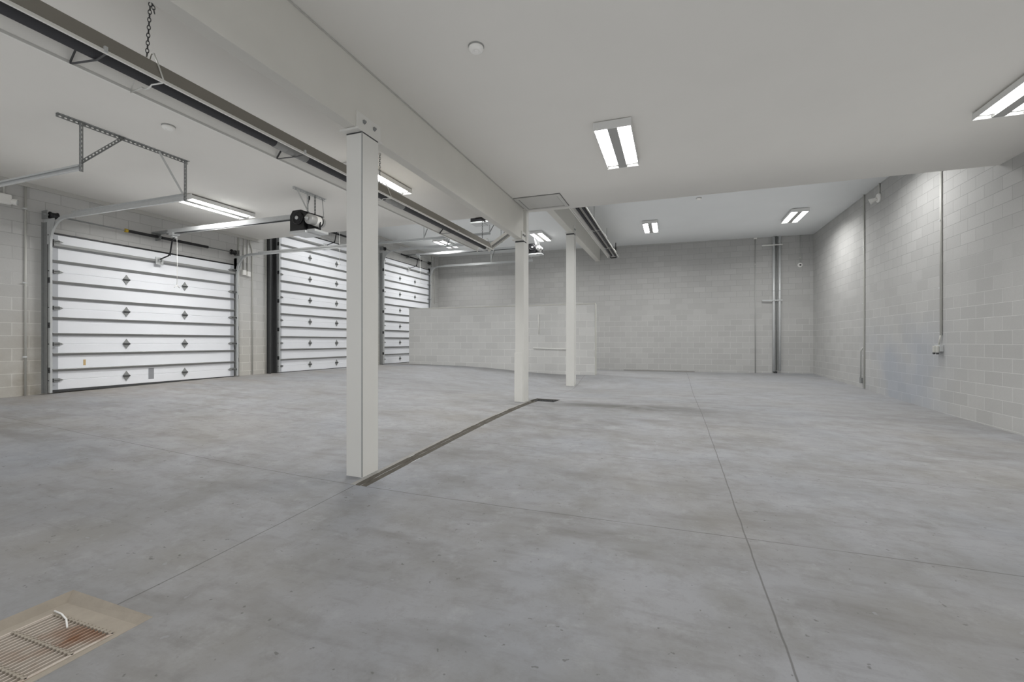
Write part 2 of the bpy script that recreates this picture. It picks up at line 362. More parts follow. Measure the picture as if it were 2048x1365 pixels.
# ------------------------------------------------------------------ ceiling lights
LY0 = .625
PN, PF, PO = 35, 45, 22
UN, UF = 14.5, 11.5
def make_light():
    t = thing('ceiling_light', '', 'ceiling light', (0, 0, 0), 'twin strip ceiling lights')
    s = MB()
    prof = [(-.215, -.085), (-.215, -.02), (-.16, 0), (.16, 0), (.215, -.02), (.215, -.085), (.208, -.085), (.208, -.024), (-.208, -.024), (-.208, -.085)]
    s.sweep([((0, y, 0), (1, 0, 0), (0, 0, 1)) for y in (-LY0, LY0)], prof); s.build('housing', M['fix'], t)
    for y in (-1, 1):
        e = MB(); e.box(-.22, .22, y * LY0, y * (LY0 + .012), -.095, 0, .003); e.build('end_cap', M['fix'], t)
        e = MB(); e.box(-.206, .206, y * (LY0 - .07), y * (LY0 - .002), -.06, -.03); e.build('lamp_holder', M['fixg'], t)
    e = MB(); e.sweep([((0, y, 0), (1, 0, 0), (0, 0, 1)) for y in (-LY0 + .004, LY0 - .004)], [(-.06, -.03), (-.056, -.092), (.056, -.092), (.06, -.03)]); e.build('center_cover', M['fixg'], t)
    for sx in (-1, 1):
        e = MB(); e.sweep([((sx * .131, y, 0), (1, 0, 0), (0, 0, 1)) for y in (-LY0 + .07, LY0 - .07)], [(-.072, -.04), (-.07, -.068), (-.03, -.076), (.03, -.076), (.07, -.068), (.072, -.04)]); e.build('lens', M['lens'], t)
    return t
LX = (-8.09, -4.35, -.67, 3.38)
LPOS = [((LX[2], 5.95, ZN), 'lit twin strip light alone on the lower ceiling right of the long beam'),
        ((LX[3], 5.87, ZN), 'lit twin strip light cut off by the right edge of the photo'),
        ((LX[0], 6.13, ZN), 'lit twin strip light in front of the leftmost overhead door'),
        ((LX[1], 5.93, ZN), 'lit strip light seen just right of the nearest column above the tube heater'),
        ((LX[2], 14.95, ZF(LX[2])), 'small lit twin strip light on the higher ceiling left of the corner one'),
        ((LX[3] - .1, 14.9, ZF(LX[3])), 'lit twin strip light nearest the back right corner'),
        ((LX[0], 15.2, ZF(LX[0])), 'lit strip light above the farthest overhead door behind its tracks'),
        ((LX[1], 15.15, ZF(LX[1])), 'lit twin strip light above the farthest door opener motor')]
L0 = make_light()
def glow(x, y, z, e):
    ld = bpy.data.lights.new('strip_glow', 'AREA'); ld.shape = 'RECTANGLE'; ld.size = .40; ld.size_y = 1.15
    ld.energy = e; ld.spread = math.radians(158); ld.color = (1, .995, .985)
    lo = bpy.data.objects.new('strip_glow', ld); C.objects.link(lo); lo.location = (x, y, z)
for i, (p, lab) in enumerate(LPOS):
    p = (p[0], p[1], p[2] - .006 - (.004 if p[1] > YS else 0))
    if i == 0: L0.location = p; L0['label'] = lab
    else: dup(L0, p, lab)
    glow(p[0], p[1], p[2] - .10, (PF if p[1] > YS else PN) * (1.5 if p[0] < -7 else .8 if p[0] < -4 else 1))
for x in LX:            # the rows of the same lights overhead and beyond the step, out of the photo's sight
    glow(x, 1.4, ZN - .1, PO * (.45 if -5 < x < -4 else 1.1)); glow(x, 10.45, ZF(x) - .1, PF * (1.4 if x < -7 else 1))
# added fill lamps without fixtures, aimed up to brighten the ceilings, one per bay
for x, y, z, sx, sy, e in ((-6.0, 3.6, 2.75, 5.8, 8.4, UN * 1.25), (.7, 3.6, 2.75, 6.0, 8.4, UN * 1.2), (-6.1, 13.2, 3.7, 5.4, 7.2, UF * 1.15), (.7, 13.2, 3.7, 5.8, 7.2, UF * 1.1)):
    ld = bpy.data.lights.new('ceiling_fill', 'AREA'); ld.shape = 'RECTANGLE'; ld.size = sx; ld.size_y = sy; ld.energy = e; ld.spread = math.radians(120)
    lo = bpy.data.objects.new('ceiling_fill', ld); C.objects.link(lo); lo.location = (x, y, z); lo.rotation_euler = (math.pi, 0, 0)
# ------------------------------------------------------------------ smoke detectors, hatch
def make_det():
    t = thing('smoke_detector', '', 'smoke detector', (0, 0, 0), 'round ceiling smoke detectors')
    MB().lathe((0, 0, 0), (0, 0, -1), [(.07, 0), (.07, .006), (.058, .007), (.058, .016)], 32).build('base', M['fixg'], t)  # base a little wider than the cover, grey rim standing in for its shadow
    MB().lathe((0, 0, -.016), (0, 0, -1), [(.064, -.006), (.066, .002), (.062, .016), (.048, .028), (.03, .032), (.028, .027), (.012, .027), (.01, .031)], 32).build('cover', M['white'], t)
    return t
d0 = make_det()
for i, (p, lab) in enumerate([((-1.62, 3.6, ZN), 'round white smoke detector top center right of the long beam'),
                              ((-5.68, 3.69, ZN), 'round white smoke detector left of the tube heater on the lower ceiling'),
                              ((.62, 12.5, ZF(.6)), 'tiny white detector dot on the higher ceiling just past the step')]):
    if i == 0: d0.location = p; d0['label'] = lab
    else: dup(d0, p, lab)
t = thing('ceiling_hatch', 'square framed access hatch in the lower ceiling beside the middle column', 'hatch', (-2.28, 8.02, ZN))
HX0, HX1, HY0, HY1 = -2.70, -1.86, 7.65, 8.40
s = MB()
for a in ((HX0, HX1, HY0, HY0 + .06), (HX0, HX1, HY1 - .06, HY1), (HX0, HX0 + .06, HY0 + .06, HY1 - .06), (HX1 - .06, HX1, HY0 + .06, HY1 - .06)): s.box(*a, ZN - .022, ZN)
s.build('frame', M['offw'], t)
MB().box(HX0 - .008, HX1 + .008, HY0 - .008, HY1 + .008, ZN - .006, ZN - .001).build('gap_shadow', M['dgrey'], t)  # dark sheet painting in the shade around the frame and panel
MB().box(HX0 + .07, HX1 - .07, HY0 + .07, HY1 - .07, ZN - .012, ZN, .002).build('panel', M['offw'], t)

# ------------------------------------------------------------------ overhead doors
XP = XL + .075      # inner face of the door panels
SEC = .6095
def make_door(y0, y1, zb, n, label, mark=False):
    """n hinge rows; rows at zb+.176+SEC*k, top = last row+.63"""
    t = thing('garage_door', label, 'garage door', (XL, (y0 + y1) / 2, zb), 'white sectional overhead doors')
    rows = [zb + .176 + SEC * k for k in range(n)]; top = rows[-1] + .63
    cuts = [zb + .012] + rows + [top]
    for a, b in zip(cuts[:-1], cuts[1:]):
        s = MB(); s.sweep([((XL + .02, y, 0), (1, 0, 0), (0, 0, 1)) for y in (y0, y1)], [(0, a), (.05, a), (.055, a + .006), (.055, b - .006), (.05, b - .001), (0, b - .001)])
        s.build('panel_section', M['door'], t)
    MB().box(XL + .015, XL + .07, y0, y1, zb - .03, zb + .012, .003).build('bottom_seal', M['dgrey'], t)
    MB().box(XL + .002, XL + .05, y0 - .02, y1 + .02, top, top + .035, .004).build('top_seal', M['black'], t)
    for ya, yb in ((y0, y0 + .09), (y1 - .09, y1)):
        s = MB(); s.box(XP, XP + .006, ya, yb, zb + .012, top - .01); s.build('end_stile', M['stile'], t)
    zs = []
    for r in rows[:-1]: zs += [r + .176, r + .445]
    zs += [rows[-1] + .185]
    for z in zs:
        s = MB(); s.sweep([((XP, y, z), (1, 0, 0), (0, 0, 1)) for y in (y0 + .01, y1 - .01)],
                          [(0, .014), (.012, .014), (.04, .012), (.044, .006), (.02, -.03), (0, -.032)])
        s.build('strut', M['strut'], t)
    z = rows[-1] + .445
    s = MB(); s.sweep([((XP, y, z), (1, 0, 0), (0, 0, 1)) for y in (y0 + .01, y1 - .01)],
                      [(0, .035), (.02, .035), (.06, .025), (.06, -.012), (.05, -.02), (.02, -.038), (0, -.038)])
    s.build('top_strut', M['strut'], t)
    L = y1 - y0
    for r in rows:
        for k in (.33, .656):
            y = y0 + L * k
            s = MB(); x = XP + .006
            s.poly([(x, y, r + .095), (x, y - .031, r + .045), (x, y - .066, r), (x, y - .031, r - .045), (x, y, r - .095), (x, y + .031, r - .045), (x, y + .066, r), (x, y + .031, r + .045)], (.007, 0, 0))
            h = s.build('center_hinge', M['galv_d'], t)
            MB().tube([(x + .015, y - .055, r), (x + .015, y + .055, r)], .012, 10).build('knuckle', M['dgrey'], h)
    for r in rows + [top - .12]:
        for y, sg in ((y0, 1), (y1, -1)):
            s = MB(); x = XP + .008
            s.box(x, x + .006, y + sg * .01, y + sg * .1, r - .03, r + .03); s.box(x, x + .05, y + sg * .012, y + sg * .018, r - .03, r + .03)
            s.poly([(x, y + sg * .1, r + .03), (x, y + sg * .16, r), (x, y + sg * .1, r - .03)], (.006, 0, 0))
            h = s.build('roller_hinge', M['galv_d'], t)
            MB().tube([(x + .045, y - sg * .06, r), (x + .045, y + sg * .09, r)], .008, 8).build('roller_pin', M['dgrey'], h)
    yc = (y0 + y1) / 2
    s = MB(); s.box(XP + .06, XP + .08, yc - .09, yc + .05, top - .26, top - .11, .003); s.box(XP + .08, XP + .14, yc - .06, yc - .045, top - .2, top - .14); s.box(XP + .08, XP + .14, yc - .01, yc + .005, top - .2, top - .14)
    s.build('opener_bracket', M['galv'], t)
    if mark:
        MB().box(XP - .0, XP + .002, 4.95, 4.985, .83, .93).build('paint_mark', plain('ochre_smear', srgb(206, 178, 128), .6), t)
        MB().box(XP - .0, XP + .0025, 6.0, 6.1, .5, .72, .001).build('scuff_mark', plain('grey_scuff', srgb(150, 152, 156), .6), t)
    return top
D1 = (4.51, 7.85, .42, 4); D2 = (9.13, 12.45, .42, 6); D3 = (13.68, 16.92, .43, 6)
top1 = make_door(*D1, 'leftmost white overhead garage door, the shortest of the three', True)
top2 = make_door(*D2, 'tall white overhead garage door in the middle, partly behind the nearest column')
top3 = make_door(*D3, 'farthest white overhead garage door, lower right half hidden by the block partition')

def make_track(y, side, zb, zt, xe, label, hang=(), vert=True):
    """side=+1: channel opens towards +y"""
    t = thing('door_track', label, 'garage door track', (XL, y, zb if vert else zt), 'curved steel overhead door tracks')
    R = .40; xv = XL + .135
    pts = []
    if vert: pts += [((xv, zb + .02), 0.)]
    for k in range(0, 11):
        a = math.pi / 2 * k / 10; pts.append(((xv + R - R * math.cos(a), zt - R + R * math.sin(a)), a))
    pts.append(((xe, zt), math.pi / 2))
    fr = [((x, y, z), (-math.cos(a), 0, math.sin(a)), (0, 1, 0)) for (x, z), a in pts]
    s_ = side
    pr = [(-.027, 0), (.027, 0), (.027, s_ * .03), (.018, s_ * .03), (.018, s_ * .024), (.022, s_ * .024), (.022, s_ * .006), (-.022, s_ * .006), (-.022, s_ * .024), (-.018, s_ * .024), (-.018, s_ * .03), (-.027, s_ * .03)]
    s = MB(); s.sweep(fr, pr); s.build('rail', M['galv'], t)
    if vert:
        s = MB(); s.box(XL + .0, XL + .10, y - s_ * .012, y - s_ * .006, zb + .01, zt - .05); s.box(XL, XL + .006, y - s_ * .04, y - s_ * .012, zb + .01, zt - .05); s.build('wall_angle', M['galv_d'], t)
        for z in [zb + .35 + .75 * k for k in range(int((zt - zb - .6) / .75) + 1)]:
            s = MB(); s.box(XL + .10, xv + .03, y - s_ * .0055, y - s_ * .0005, z, z + .09, .0); s.lathe((XL + .13, y - s_ * .006, z + .045), (0, -s_, 0), [(.012, 0), (.012, .008), (.004, .01)], 6); s.build('bracket', M['dgrey'], t)
        s = MB(); s.poly([(XL + .01, y - s_ * .006, zt - .42), (XL + .14, y - s_ * .006, zt - .42), (XL + .30, y - s_ * .006, zt - .05), (XL + .30, y - s_ * .006, zt - .0), (XL + .01, y - s_ * .006, zt - .0)], (0, -s_ * .005, 0)); s.build('flag_bracket', M['galv'], t)
    # stiffening angle along the horizontal run
    s = MB(); s.box(xv + R + .25, xe - .02, y - s_ * .004, y - s_ * .0, zt + .028, zt + .058); s.box(xv + R + .25, xe - .02, y - s_ * .03, y - s_ * .004, zt + .054, zt + .058); s.build('stiffener', M['galv'], t)
    for x, ztop, dx in hang:
        s = MB(); s.angle((x, y - s_ * .008, zt - .03), (x, y - s_ * .008, ztop), .035, .003, (1, 0, 0), (0, -s_, 0)); s.build('hanger', M['galv'], t)
        if dx:
            s = MB(); s.beam((x, y - s_ * .012, zt + .02), (x + dx, y - s_ * .012, ztop), .03, .004, (0, 1, 0)); s.build('brace', M['galv_d'], t)
    return t
ZT1 = 3.285; ZT2 = 4.475
make_track(D1[0] - .05, 1, fz(XL, D1[0]), ZT1, -6.53, 'curved track on the left side of the leftmost overhead door')
make_track(D1[1] + .05, -1, fz(XL, D1[1]), ZT1, -6.53, 'curved track between the leftmost and the middle overhead doors, ending behind the nearest column', hang=((-6.58, ZN, .25),))
make_track(3.28, -1, ZT1, ZT1, -6.55, 'horizontal track cut off by the left edge of the photo', vert=False)
make_track(D2[0] - .05, 1, fz(XL, D2[0]), ZT2, -5.2, 'track on the left side of the middle overhead door beside the dark steel jamb', hang=((-5.25, ZF(-5), .2),))
make_track(D2[1] + .05, -1, fz(XL, D2[1]), ZT2, -5.15, 'long upper track of the middle overhead door running behind the heater', hang=((-7.45, ZF(-7), .22), (-5.2, ZF(-5), .3)))
make_track(D3[0] - .05, 1, fz(XL, D3[0]), ZT2, -5.2, 'track on the left side of the farthest overhead door', hang=((-7.2, ZF(-7), .2), (-5.25, ZF(-5), .2)))
make_track(D3[1] + .05, -1, fz(XL, D3[1]), ZT2 - .05, -5.2, 'track on the right side of the farthest overhead door above the partition', hang=((-7.0, ZF(-7), .2), (-5.25, ZF(-5), .2)))

# perforated ceiling frame holding the two track ends at the left
t = thing('track_support_frame', 'perforated steel angle frame under the ceiling at upper left holding two track ends', 'bracket', (-6.55, 3.75, ZN))
MB().angle((-6.55, 3.05, ZN - .001), (-6.55, 4.52, ZN - .001), .04, .003, (1, 0, 0), (0, 0, -1)).build('ceiling_angle', M['galv_d'], t)
for y in (3.26, 4.46): MB().angle((-6.545, y, ZT1 - .04), (-6.545, y, ZN), .04, .003, (1, 0, 0), (0, 1, 0)).build('hanger', M['galv_d'], t)
MB().angle((-6.54, 3.28, ZT1 + .05), (-6.54, 3.72, ZN - .01), .035, .003, (1, 0, 0), (0, -.6, .8)).build('brace', M['galv_d'], t)
MB().beam((-6.53, 4.44, ZT1 + .05), (-6.53, 4.12, ZN - .01), .03, .004, (1, 0, 0)).build('brace', M['galv'], t)

def make_spring(y0, y1, z, label, mark=False):
    t = thing('torsion_spring', label, 'torsion spring', (XL + .12, (y0 + y1) / 2, z), 'torsion spring shafts above the overhead doors')
    x = XL + .12
    MB().tube([(x, y0 - .12, z), (x, y1 + .1, z)], .013, 12).build('shaft', M['galv_d'], t)
    yc = (y0 + y1) / 2
    for a, b in ((y0 + (y1 - y0) * .33, yc - .03), (yc + .03, y0 + (y1 - y0) * .80)):
        n = int((b - a) / .012); pr = []
        for k in range(n + 1): pr += [(.030 if k % 2 else .026, (b - a) * k / n)]
        MB().lathe((x, a, z), (0, 1, 0), [(.012, 0)] + pr + [(.012, b - a)], 16).build('spring', M['black'], t)
    for y, sg in ((y0, 1), (y1, -1)):
        MB().lathe((x, y - .02 + sg * .0, z), (0, sg, 0), [(.03, -.03), (.058, -.02), (.058, -.005), (.05, 0), (.05, .07), (.062, .075), (.062, .085), (.02, .1)], 20).build('cable_drum', M['black'], t)
        MB().box(XL, XL + .16, y - sg * .085, y - sg * .079, z - .07, z + .07).build('bearing_plate', M['galv_d'], t)
    MB().box(XL, XL + .16, yc - .004, yc + .004, z - .06, z + .06).build('bearing_plate', M['galv_d'], t)
    if mark: MB().lathe((x, y0 + (y1 - y0) * .315, z), (0, 1, 0), [(.02, 0), (.034, .005), (.034, .05), (.02, .055)], 12).build('winding_cone', M['yellow'], t)
make_spring(D1[0], D1[1], top1 + .30, 'black spring shaft above the leftmost overhead door with a yellow cone', True)
make_spring(D2[0], D2[1], top2 + .30, 'black spring shaft above the middle overhead door')
make_spring(D3[0], D3[1], top3 + .30, 'black spring shaft above the farthest overhead door')

def make_opener(yc, zr, xm, zc, top, label):
    """yc rail line, zr rail height, xm motor x, zc ceiling, top door top"""
    t = thing('door_opener', label, 'garage door opener', (xm, yc, zr), 'overhead door opener motors with rails')
    dy = -.02
    s = MB(); s.poly([(xm - .24, yc - .16, zr - .28), (xm + .06, yc - .16, zr - .28), (xm + .06, yc - .16, zr + .02), (xm + .0, yc - .16, zr + .07), (xm - .18, yc - .16, zr + .07), (xm - .24, yc - .16, zr - .02)], (0, .34, 0)); s.build('gearbox', M['black'], t)
    s = MB(); s.lathe((xm - .06, yc - .16, zr - .07), (0, -1, 0), [(.11, 0), (.11, .02), (.095, .028), (.09, .018), (.04, .018), (.04, .03)], 28); w = s.build('pulley', M['black'], t)
    MB().lathe((xm - .06, yc - .19, zr - .07), (0, -1, 0), [(.032, 0), (.032, .012), (.014, .014), (.014, .03)], 12).build('hub', M['galv'], w)
    s = MB(); s.lathe((xm + .17, yc - .17, zr - .10), (0, 1, 0), [(.03, -.02), (.07, -.01), (.085, 0), (.088, .01), (.088, .30), (.08, .32), (.03, .33)], 28); mo = s.build('motor', M['silver'], t)
    MB().lathe((xm + .17, yc - .05, zr - .10), (0, 1, 0), [(.0885, 0), (.0892, .002), (.0892, .11), (.0885, .112)], 28).build('band', M['white'], mo)
    MB().lathe((xm + .17, yc + .06, zr - .10), (0, 1, 0), [(.0885, 0), (.0895, .002), (.0895, .028), (.0885, .03)], 28).build('strap_band', M['black'], mo)
    MB().lathe((xm + .17, yc - .20, zr - .10), (0, -1, 0), [(.03, 0), (.03, .012), (.012, .014), (.012, .05)], 14).build('shaft', M['galv'], mo)
    s = MB(); s.box(xm - .25, xm + .1, yc - .17, yc + .2, zr - .32, zr - .28, .006); s.box(xm + .08, xm + .26, yc - .12, yc + .2, zr - .30, zr - .26, .005); s.build('base_tray', M['galv'], t)
    s = MB(); s.box(xm + .08, xm + .1, yc - .1, yc + .15, zr - .28, zr - .18); s.box(xm + .24, xm + .26, yc + .0, yc + .02, zr - .26, zr - .12); s.build('motor_bracket', M['black'], t)
    MB().angle((xm - .02, yc - .15, zr + .06), (xm + .02, yc + .32, zr + .06), .045, .004, (1, 0, 0), (0, 0, -1)).build('mount_angle', M['black'], t)
    MB().angle((xm + .0, yc - .34, zc - .001), (xm + .0, yc + .40, zc - .001), .04, .004, (1, 0, 0), (0, 0, -1)).build('ceiling_angle', M['galv'], t)
    for y in (yc - .03, yc + .14): MB().angle((xm, y, zr + .02), (xm, y, zc), .035, .003, (1, 0, 0), (0, 1, 0)).build('hanger', M['galv_d'] if y > yc else M['galv'], t)
    MB().beam((xm + .02, yc - .01, zr + .06), (xm + .02, yc - .27, zc - .02), .028, .004, (1, 0, 0)).build('brace', M['galv'], t)
    s = MB(); s.tube([(xm + .03, yc + .30, zc - .02), (xm + .04, yc + .31, zr + .2), (xm + .06, yc + .3, zr + .12), (xm + .1, yc + .24, zr - .02)], .005, 8); s.build('power_cord', M['galv_d'], t)
    s = MB(); s.tube([(xm + .01, yc - .02, zr + .02), (xm + .01, yc - .01, zr + .2), (xm + .02, yc, zr + .28)], .006, 8); s.lathe((xm + .02, yc, zr + .28), (0, 0, 1), [(.01, 0), (.017, .01), (.017, .06), (.008, .07)], 10); s.build('control_cable', M['black'], t)
    # rail: two angles face to face with the drive chain between
    x0 = XL + .10; x1 = xm - .22
    s = MB()
    for sg in (-1, 1): s.sweep([((x, yc, zr), (0, 1, 0), (0, 0, 1)) for x in (x0 + .35, x1)], [(sg * .055, -.03), (sg * .060, -.03), (sg * .060, .045), (sg * .022, .045), (sg * .022, .040), (sg * .055, .040)])
    s.build('rail', M['galv'], t)
    s = MB(); s.box(x0 - .09, x0 + .38, yc - .065, yc + .065, zr - .0, zr + .035, .003); s.build('header_bracket', M['galv_d'], t)
    s = MB(); s.tube([(x0 + .3, yc - .03, zr - .035), (x1, yc - .03, zr - .05)], .006, 6); s.tube([(x0 + .3, yc + .03, zr - .02), (x1, yc + .03, zr - .02)], .006, 6); s.build('chain', M['dgrey'], t)
    xt = x0 + .48
    s = MB(); s.box(xt - .06, xt + .06, yc - .07, yc + .07, zr - .07, zr - .02, .004); s.box(xt - .02, xt + .02, yc - .05, yc + .05, zr - .11, zr - .07); s.build('trolley', M['galv'], t)
    s = MB(); s.tube([(xt, yc, zr - .10), (xt - .05, yc - .01, (zr + top) / 2), (xt - .10, yc - .02, top - .1)], .014, 8)
    s.tube([(xt - .09, yc - .02, top - .04), (xt - .14, yc - .02, top - .10), (XP + .12, yc - .03, top - .16), (XP + .1, yc - .03, top - .19)], .012, 8); s.build('door_arm', M['black'], t)
    s = MB(); s.tube([(xt + .03, yc + .03, zr - .1), (xt + .03, yc + .035, zr - .65), (xt + .03, yc + .03, zr - 1.05)], .004, 6); c = s.build('release_cord', M['white'], t)
    s = MB(); s.tube([(xt + .03, yc - .02, zr - 1.1), (xt + .03, yc + .03, zr - 1.05), (xt + .03, yc + .08, zr - 1.1)], .008, 8); s.build('pull_handle', M['white'], c)
make_opener(6.16, 3.42, -5.95, ZN, top1, 'black opener motor hanging under the lower ceiling, its rail running to the leftmost door')
make_opener(10.79, 4.62, -4.7, ZF(-4.7), top2, 'door opener of the middle overhead door, only its black arm showing')
make_opener(15.3, 4.62, -4.6, ZF(-4.6), top3, 'small far door opener motor just right of the middle column')

# ------------------------------------------------------------------ tube heaters
def link_chain(m, p0, p1, L=.036, r=.003):
    p0, p1 = Vector(p0), Vector(p1); d = (p1 - p0); n = max(2, int(d.length / (L * .78))); d.normalize()
    a = d.orthogonal().normalized(); b = d.cross(a)
    for k in range(n):
        c = p0 + (p1 - p0) * ((k + .5) / n); u = a if k % 2 else b; pts = []
        for j in range(13):
            th = 2 * math.pi * j / 12; pts.append(c + d * math.cos(th) * L / 2 + u * math.sin(th) * L * .28)
        m.tube(pts, r, 6, False)
HOOD = [(-.185, 0), (-.105, .15), (.105, .15), (.185, 0)]
def hood(t, xc, y0, y1, z):
    outer = [(-.190, -.002), (-.108, .154), (.108, .154), (.190, -.002)]
    pr = HOOD + outer[::-1]
    s = MB(); s.sweep([((xc, y, z), (1, 0, 0), (0, 0, 1)) for y in (y0, y1)], pr)
    o = s.build('reflector', [M['hood'], M['hood_out']], t)
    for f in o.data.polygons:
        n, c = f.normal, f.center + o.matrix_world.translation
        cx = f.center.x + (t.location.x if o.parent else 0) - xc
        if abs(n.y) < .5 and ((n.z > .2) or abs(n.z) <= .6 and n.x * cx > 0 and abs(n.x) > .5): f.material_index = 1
    for sg in (-1, 1): MB().box(xc + sg * .178, xc + sg * .196, y0, y1, z - .014, z + .008, .002).build('lip', M['lip'], t)
def wire_hanger(t, xc, y, z, top=True):
    s = MB()
    s.tube([(xc - .19, y, z - .012), (xc - .08, y, z - .004), (xc - .055, y, z - .0), (xc - .03, y, z - .018), (xc, y, z - .025), (xc + .03, y, z - .018), (xc + .055, y, z), (xc + .19, y, z - .012)], .006, 8)
    s.tube([(xc - .19, y, z - .012), (xc - .115, y, z + .15), (xc - .06, y, z + .2), (xc, y, z + .23)], .005, 8)
    if top: s.tube([(xc + .195, y, z - .012), (xc + .115, y, z + .165), (xc + .08, y, z + .23), (xc + .05, y, z + .235), (xc + .035, y, z + .20), (xc, y, z + .215)], .006, 8)
    s.build('wire_hanger', M['wire'], t)
t = thing('tube_heater', 'long radiant tube heater with aluminium reflector hanging left of the long beam', 'heater', (-3.78, 4, CZ + 1.95))
HX, HZ = -3.78, CZ + 1.95
hood(t, HX, -1.0, 8.9, HZ)
MB().tube([(HX, -1.0, HZ + .065), (HX, 8.85, HZ + .065)], .052, 20).build('burner_tube', M['tube'], t)
for y0, y1 in ((3.46, 3.88), (5.3, 5.75)):
    MB().lathe((HX, y0, HZ + .065), (0, 1, 0), [(.053, 0), (.057, .004), (.057, .12), (.06, .124), (.06, .14), (.057, .144), (.057, .26), (.06, .264), (.06, .28), (.057, .284), (.057, y1 - y0 - .004), (.053, y1 - y0)], 24).build('coupling', M['coup'], t)
for y in (2.3, 5.2, 8.82): wire_hanger(t, HX, y, HZ)
for y in (1.92, 3.66, 7.2):
    s = MB(); s.beam((HX - .18, y, HZ - .01), (HX - .07, y + .0, HZ + .12), .02, .004, (0, 1, 0)); s.beam((HX - .18, y + .005, HZ - .01), (HX + .02, y + .05, HZ + .0), .016, .004); s.beam((HX + .18, y + .02, HZ - .01), (HX + .02, y + .05, HZ + .0), .012, .004)
    s.build('reflector_bracket', M['dgrey'], t)
    MB().box(HX + .185, HX + .205, y, y + .02, HZ - .012, HZ + .03, .002).build('clip', M['galv'], t)
for y, zt, dx in ((2.3, ZN, .04), (5.2, ZN, .0), (8.72, ZN, 0)):
    s = MB(); link_chain(s, (HX + .0, y, HZ + .225), (HX + dx, y, zt)); 
    if y < 3: link_chain(s, (HX + dx + .03, y + .01, zt - .085), (HX + dx + .02, y, zt))
    s.build('chain', M['dgrey'], t)
s = MB(); s.box(HX - .10, HX + .12, YS - .02, YS, ZN - .03, ZN - .002, .003); s.box(HX - .02, HX + .01, YS - .04, YS + .28, ZN - .02, ZN - .008); s.build('chain_bracket', M['black'], t)
# raised end leg of the reflector
a = Vector((HX + .02, 8.92, HZ + .02)); b = Vector((-3.08, 9.05, HZ + .50)); d = (b - a).normalized(); A = Vector((0, 1, 0)) - d * d.y; A.normalize(); B = d.cross(A)
s = MB(); s.sweep([(a, A, B), (b, A, B)], [(-.10, -.03), (-.094, -.03), (-.094, .024), (.094, .024), (.094, -.03), (.10, -.03), (.10, .03), (-.10, .03)]); s.build('end_reflector', M['hood'], t)
MB().tube([(HX, 8.84, HZ + .065), (HX + .03, 8.93, HZ + .065), a + (b - a) * .15, a + (b - a) * .98], .035, 14).build('end_tube', M['coup'], t)

t = thing('tube_heater', 'radiant tube heater with wire guard under the higher ceiling right of the far beam', 'heater', (-2.04, 13, CZ + 3.05))
HX, HZ = -2.04, CZ + 3.05
hood(t, HX, 8.9, 16.6, HZ)
for sg in (-1, 1): MB().tube([(HX + sg * .07, 8.9, HZ + .07), (HX + sg * .07, 16.6, HZ + .07)], .036, 14).build('burner_tube', M['tube'], t)
for y in (9.6, 12.4, 14.9):
    wire_hanger(t, HX, y, HZ); s = MB(); s.tube([(HX, y, HZ + .22), (HX, y, ZF(HX))], .006, 6); s.build('hanger_rod', M['galv_d'], t)
for y in (12.9, 15.2): MB().box(HX + .19, HX + .215, y, y + .5, HZ - .015, HZ + .02, .003).build('clip', M['lip'], t)
s = MB(); s.tube([(HX - .1, 16.6, HZ + .02), (HX - .1, 16.7, HZ + .0), (HX + .1, 16.7, HZ + .0), (HX + .1, 16.6, HZ + .02)], .02, 8); s.build('end_elbow', M['black'], t)
s = MB(); s.tube([(HX + .1, 16.5, HZ + .17), (HX + .1, 16.5, HZ + .33)], .022, 8); s.tube([(HX + .1, 16.5, HZ + .33), (HX + .1, 16.5, HZ + .5)], .014, 8); s.build('gas_hose', M['black'], t)

# ------------------------------------------------------------------ conduits and wall devices
def conduit(pts, r, label, mat='emt', straps=(), name='conduit', cat='conduit'):
    p = pts[0]; t = thing(name, label, cat, p)
    MB().tube(pts, r, 14).build('pipe', M[mat], t)
    return t
def strap(t, c, n, r, mat='galv'):
    """one-hole strap round a wall pipe at c, wall normal n"""
    c = Vector(c); n = Vector(n); u = n.cross(Vector((0, 0, 1)))
    s = MB(); s.beam(c + n * (r + .002) - u * r, c + n * (r + .002) + u * r * 3, .025, .003, n); s.build('strap', M[mat], t)
x = XL + .014
t = conduit([(x, 4.22, fz(XL, 4.2)), (x, 4.22, ZN)], .014, 'vertical conduit on the left wall beside the leftmost overhead door', 'emtp')
for z in (1.0, 2.2, 3.4): strap(t, (x, 4.22, z), (1, 0, 0), .014)
t = conduit([(x, 3.97, 3.56), (x, 3.97, ZN)], .013, 'short conduit down to the emergency light at the left edge', 'emtp')
strap(t, (x, 3.97, 3.7), (1, 0, 0), .013)
t = thing('emergency_light', 'white emergency light with lamp head at the left edge of the photo', 'emergency light', (XL, 3.95, 3.45))
MB().box(XL, XL + .09, 3.70, 4.04, 3.40, 3.56, .02).build('case', M['white'], t)
s = MB(); s.lathe((XL + .06, 4.03, 3.46), (.6, .8, -.1), [(.02, 0), (.045, .02), (.052, .07), (.05, .075)], 20); h = s.build('lamp_head', M['white'], t)
MB().lathe((XL + .06 + .6 * .072, 4.03 + .8 * .072, 3.4528), (.6, .8, -.1), [(.044, 0), (.044, .006), (.02, .012)], 20).build('lamp_lens', M['galv'], h)
t = conduit([(x, 8.02, fz(XL, 8.0)), (x, 8.02, ZN)], .016, 'thick conduit directly right of the leftmost overhead door', 'emtp')
for z in (1.2, 2.6): strap(t, (x, 8.02, z), (1, 0, 0), .016)
t = conduit([(x, 8.16, 2.99), (x, 8.16, ZN)], .012, 'short conduit into the left one of two wall switch boxes', 'emtp')
t = conduit([(x, 8.27, 2.97), (x, 8.27, ZN)], .012, 'short conduit into the right one of two wall switch boxes', 'emtp')
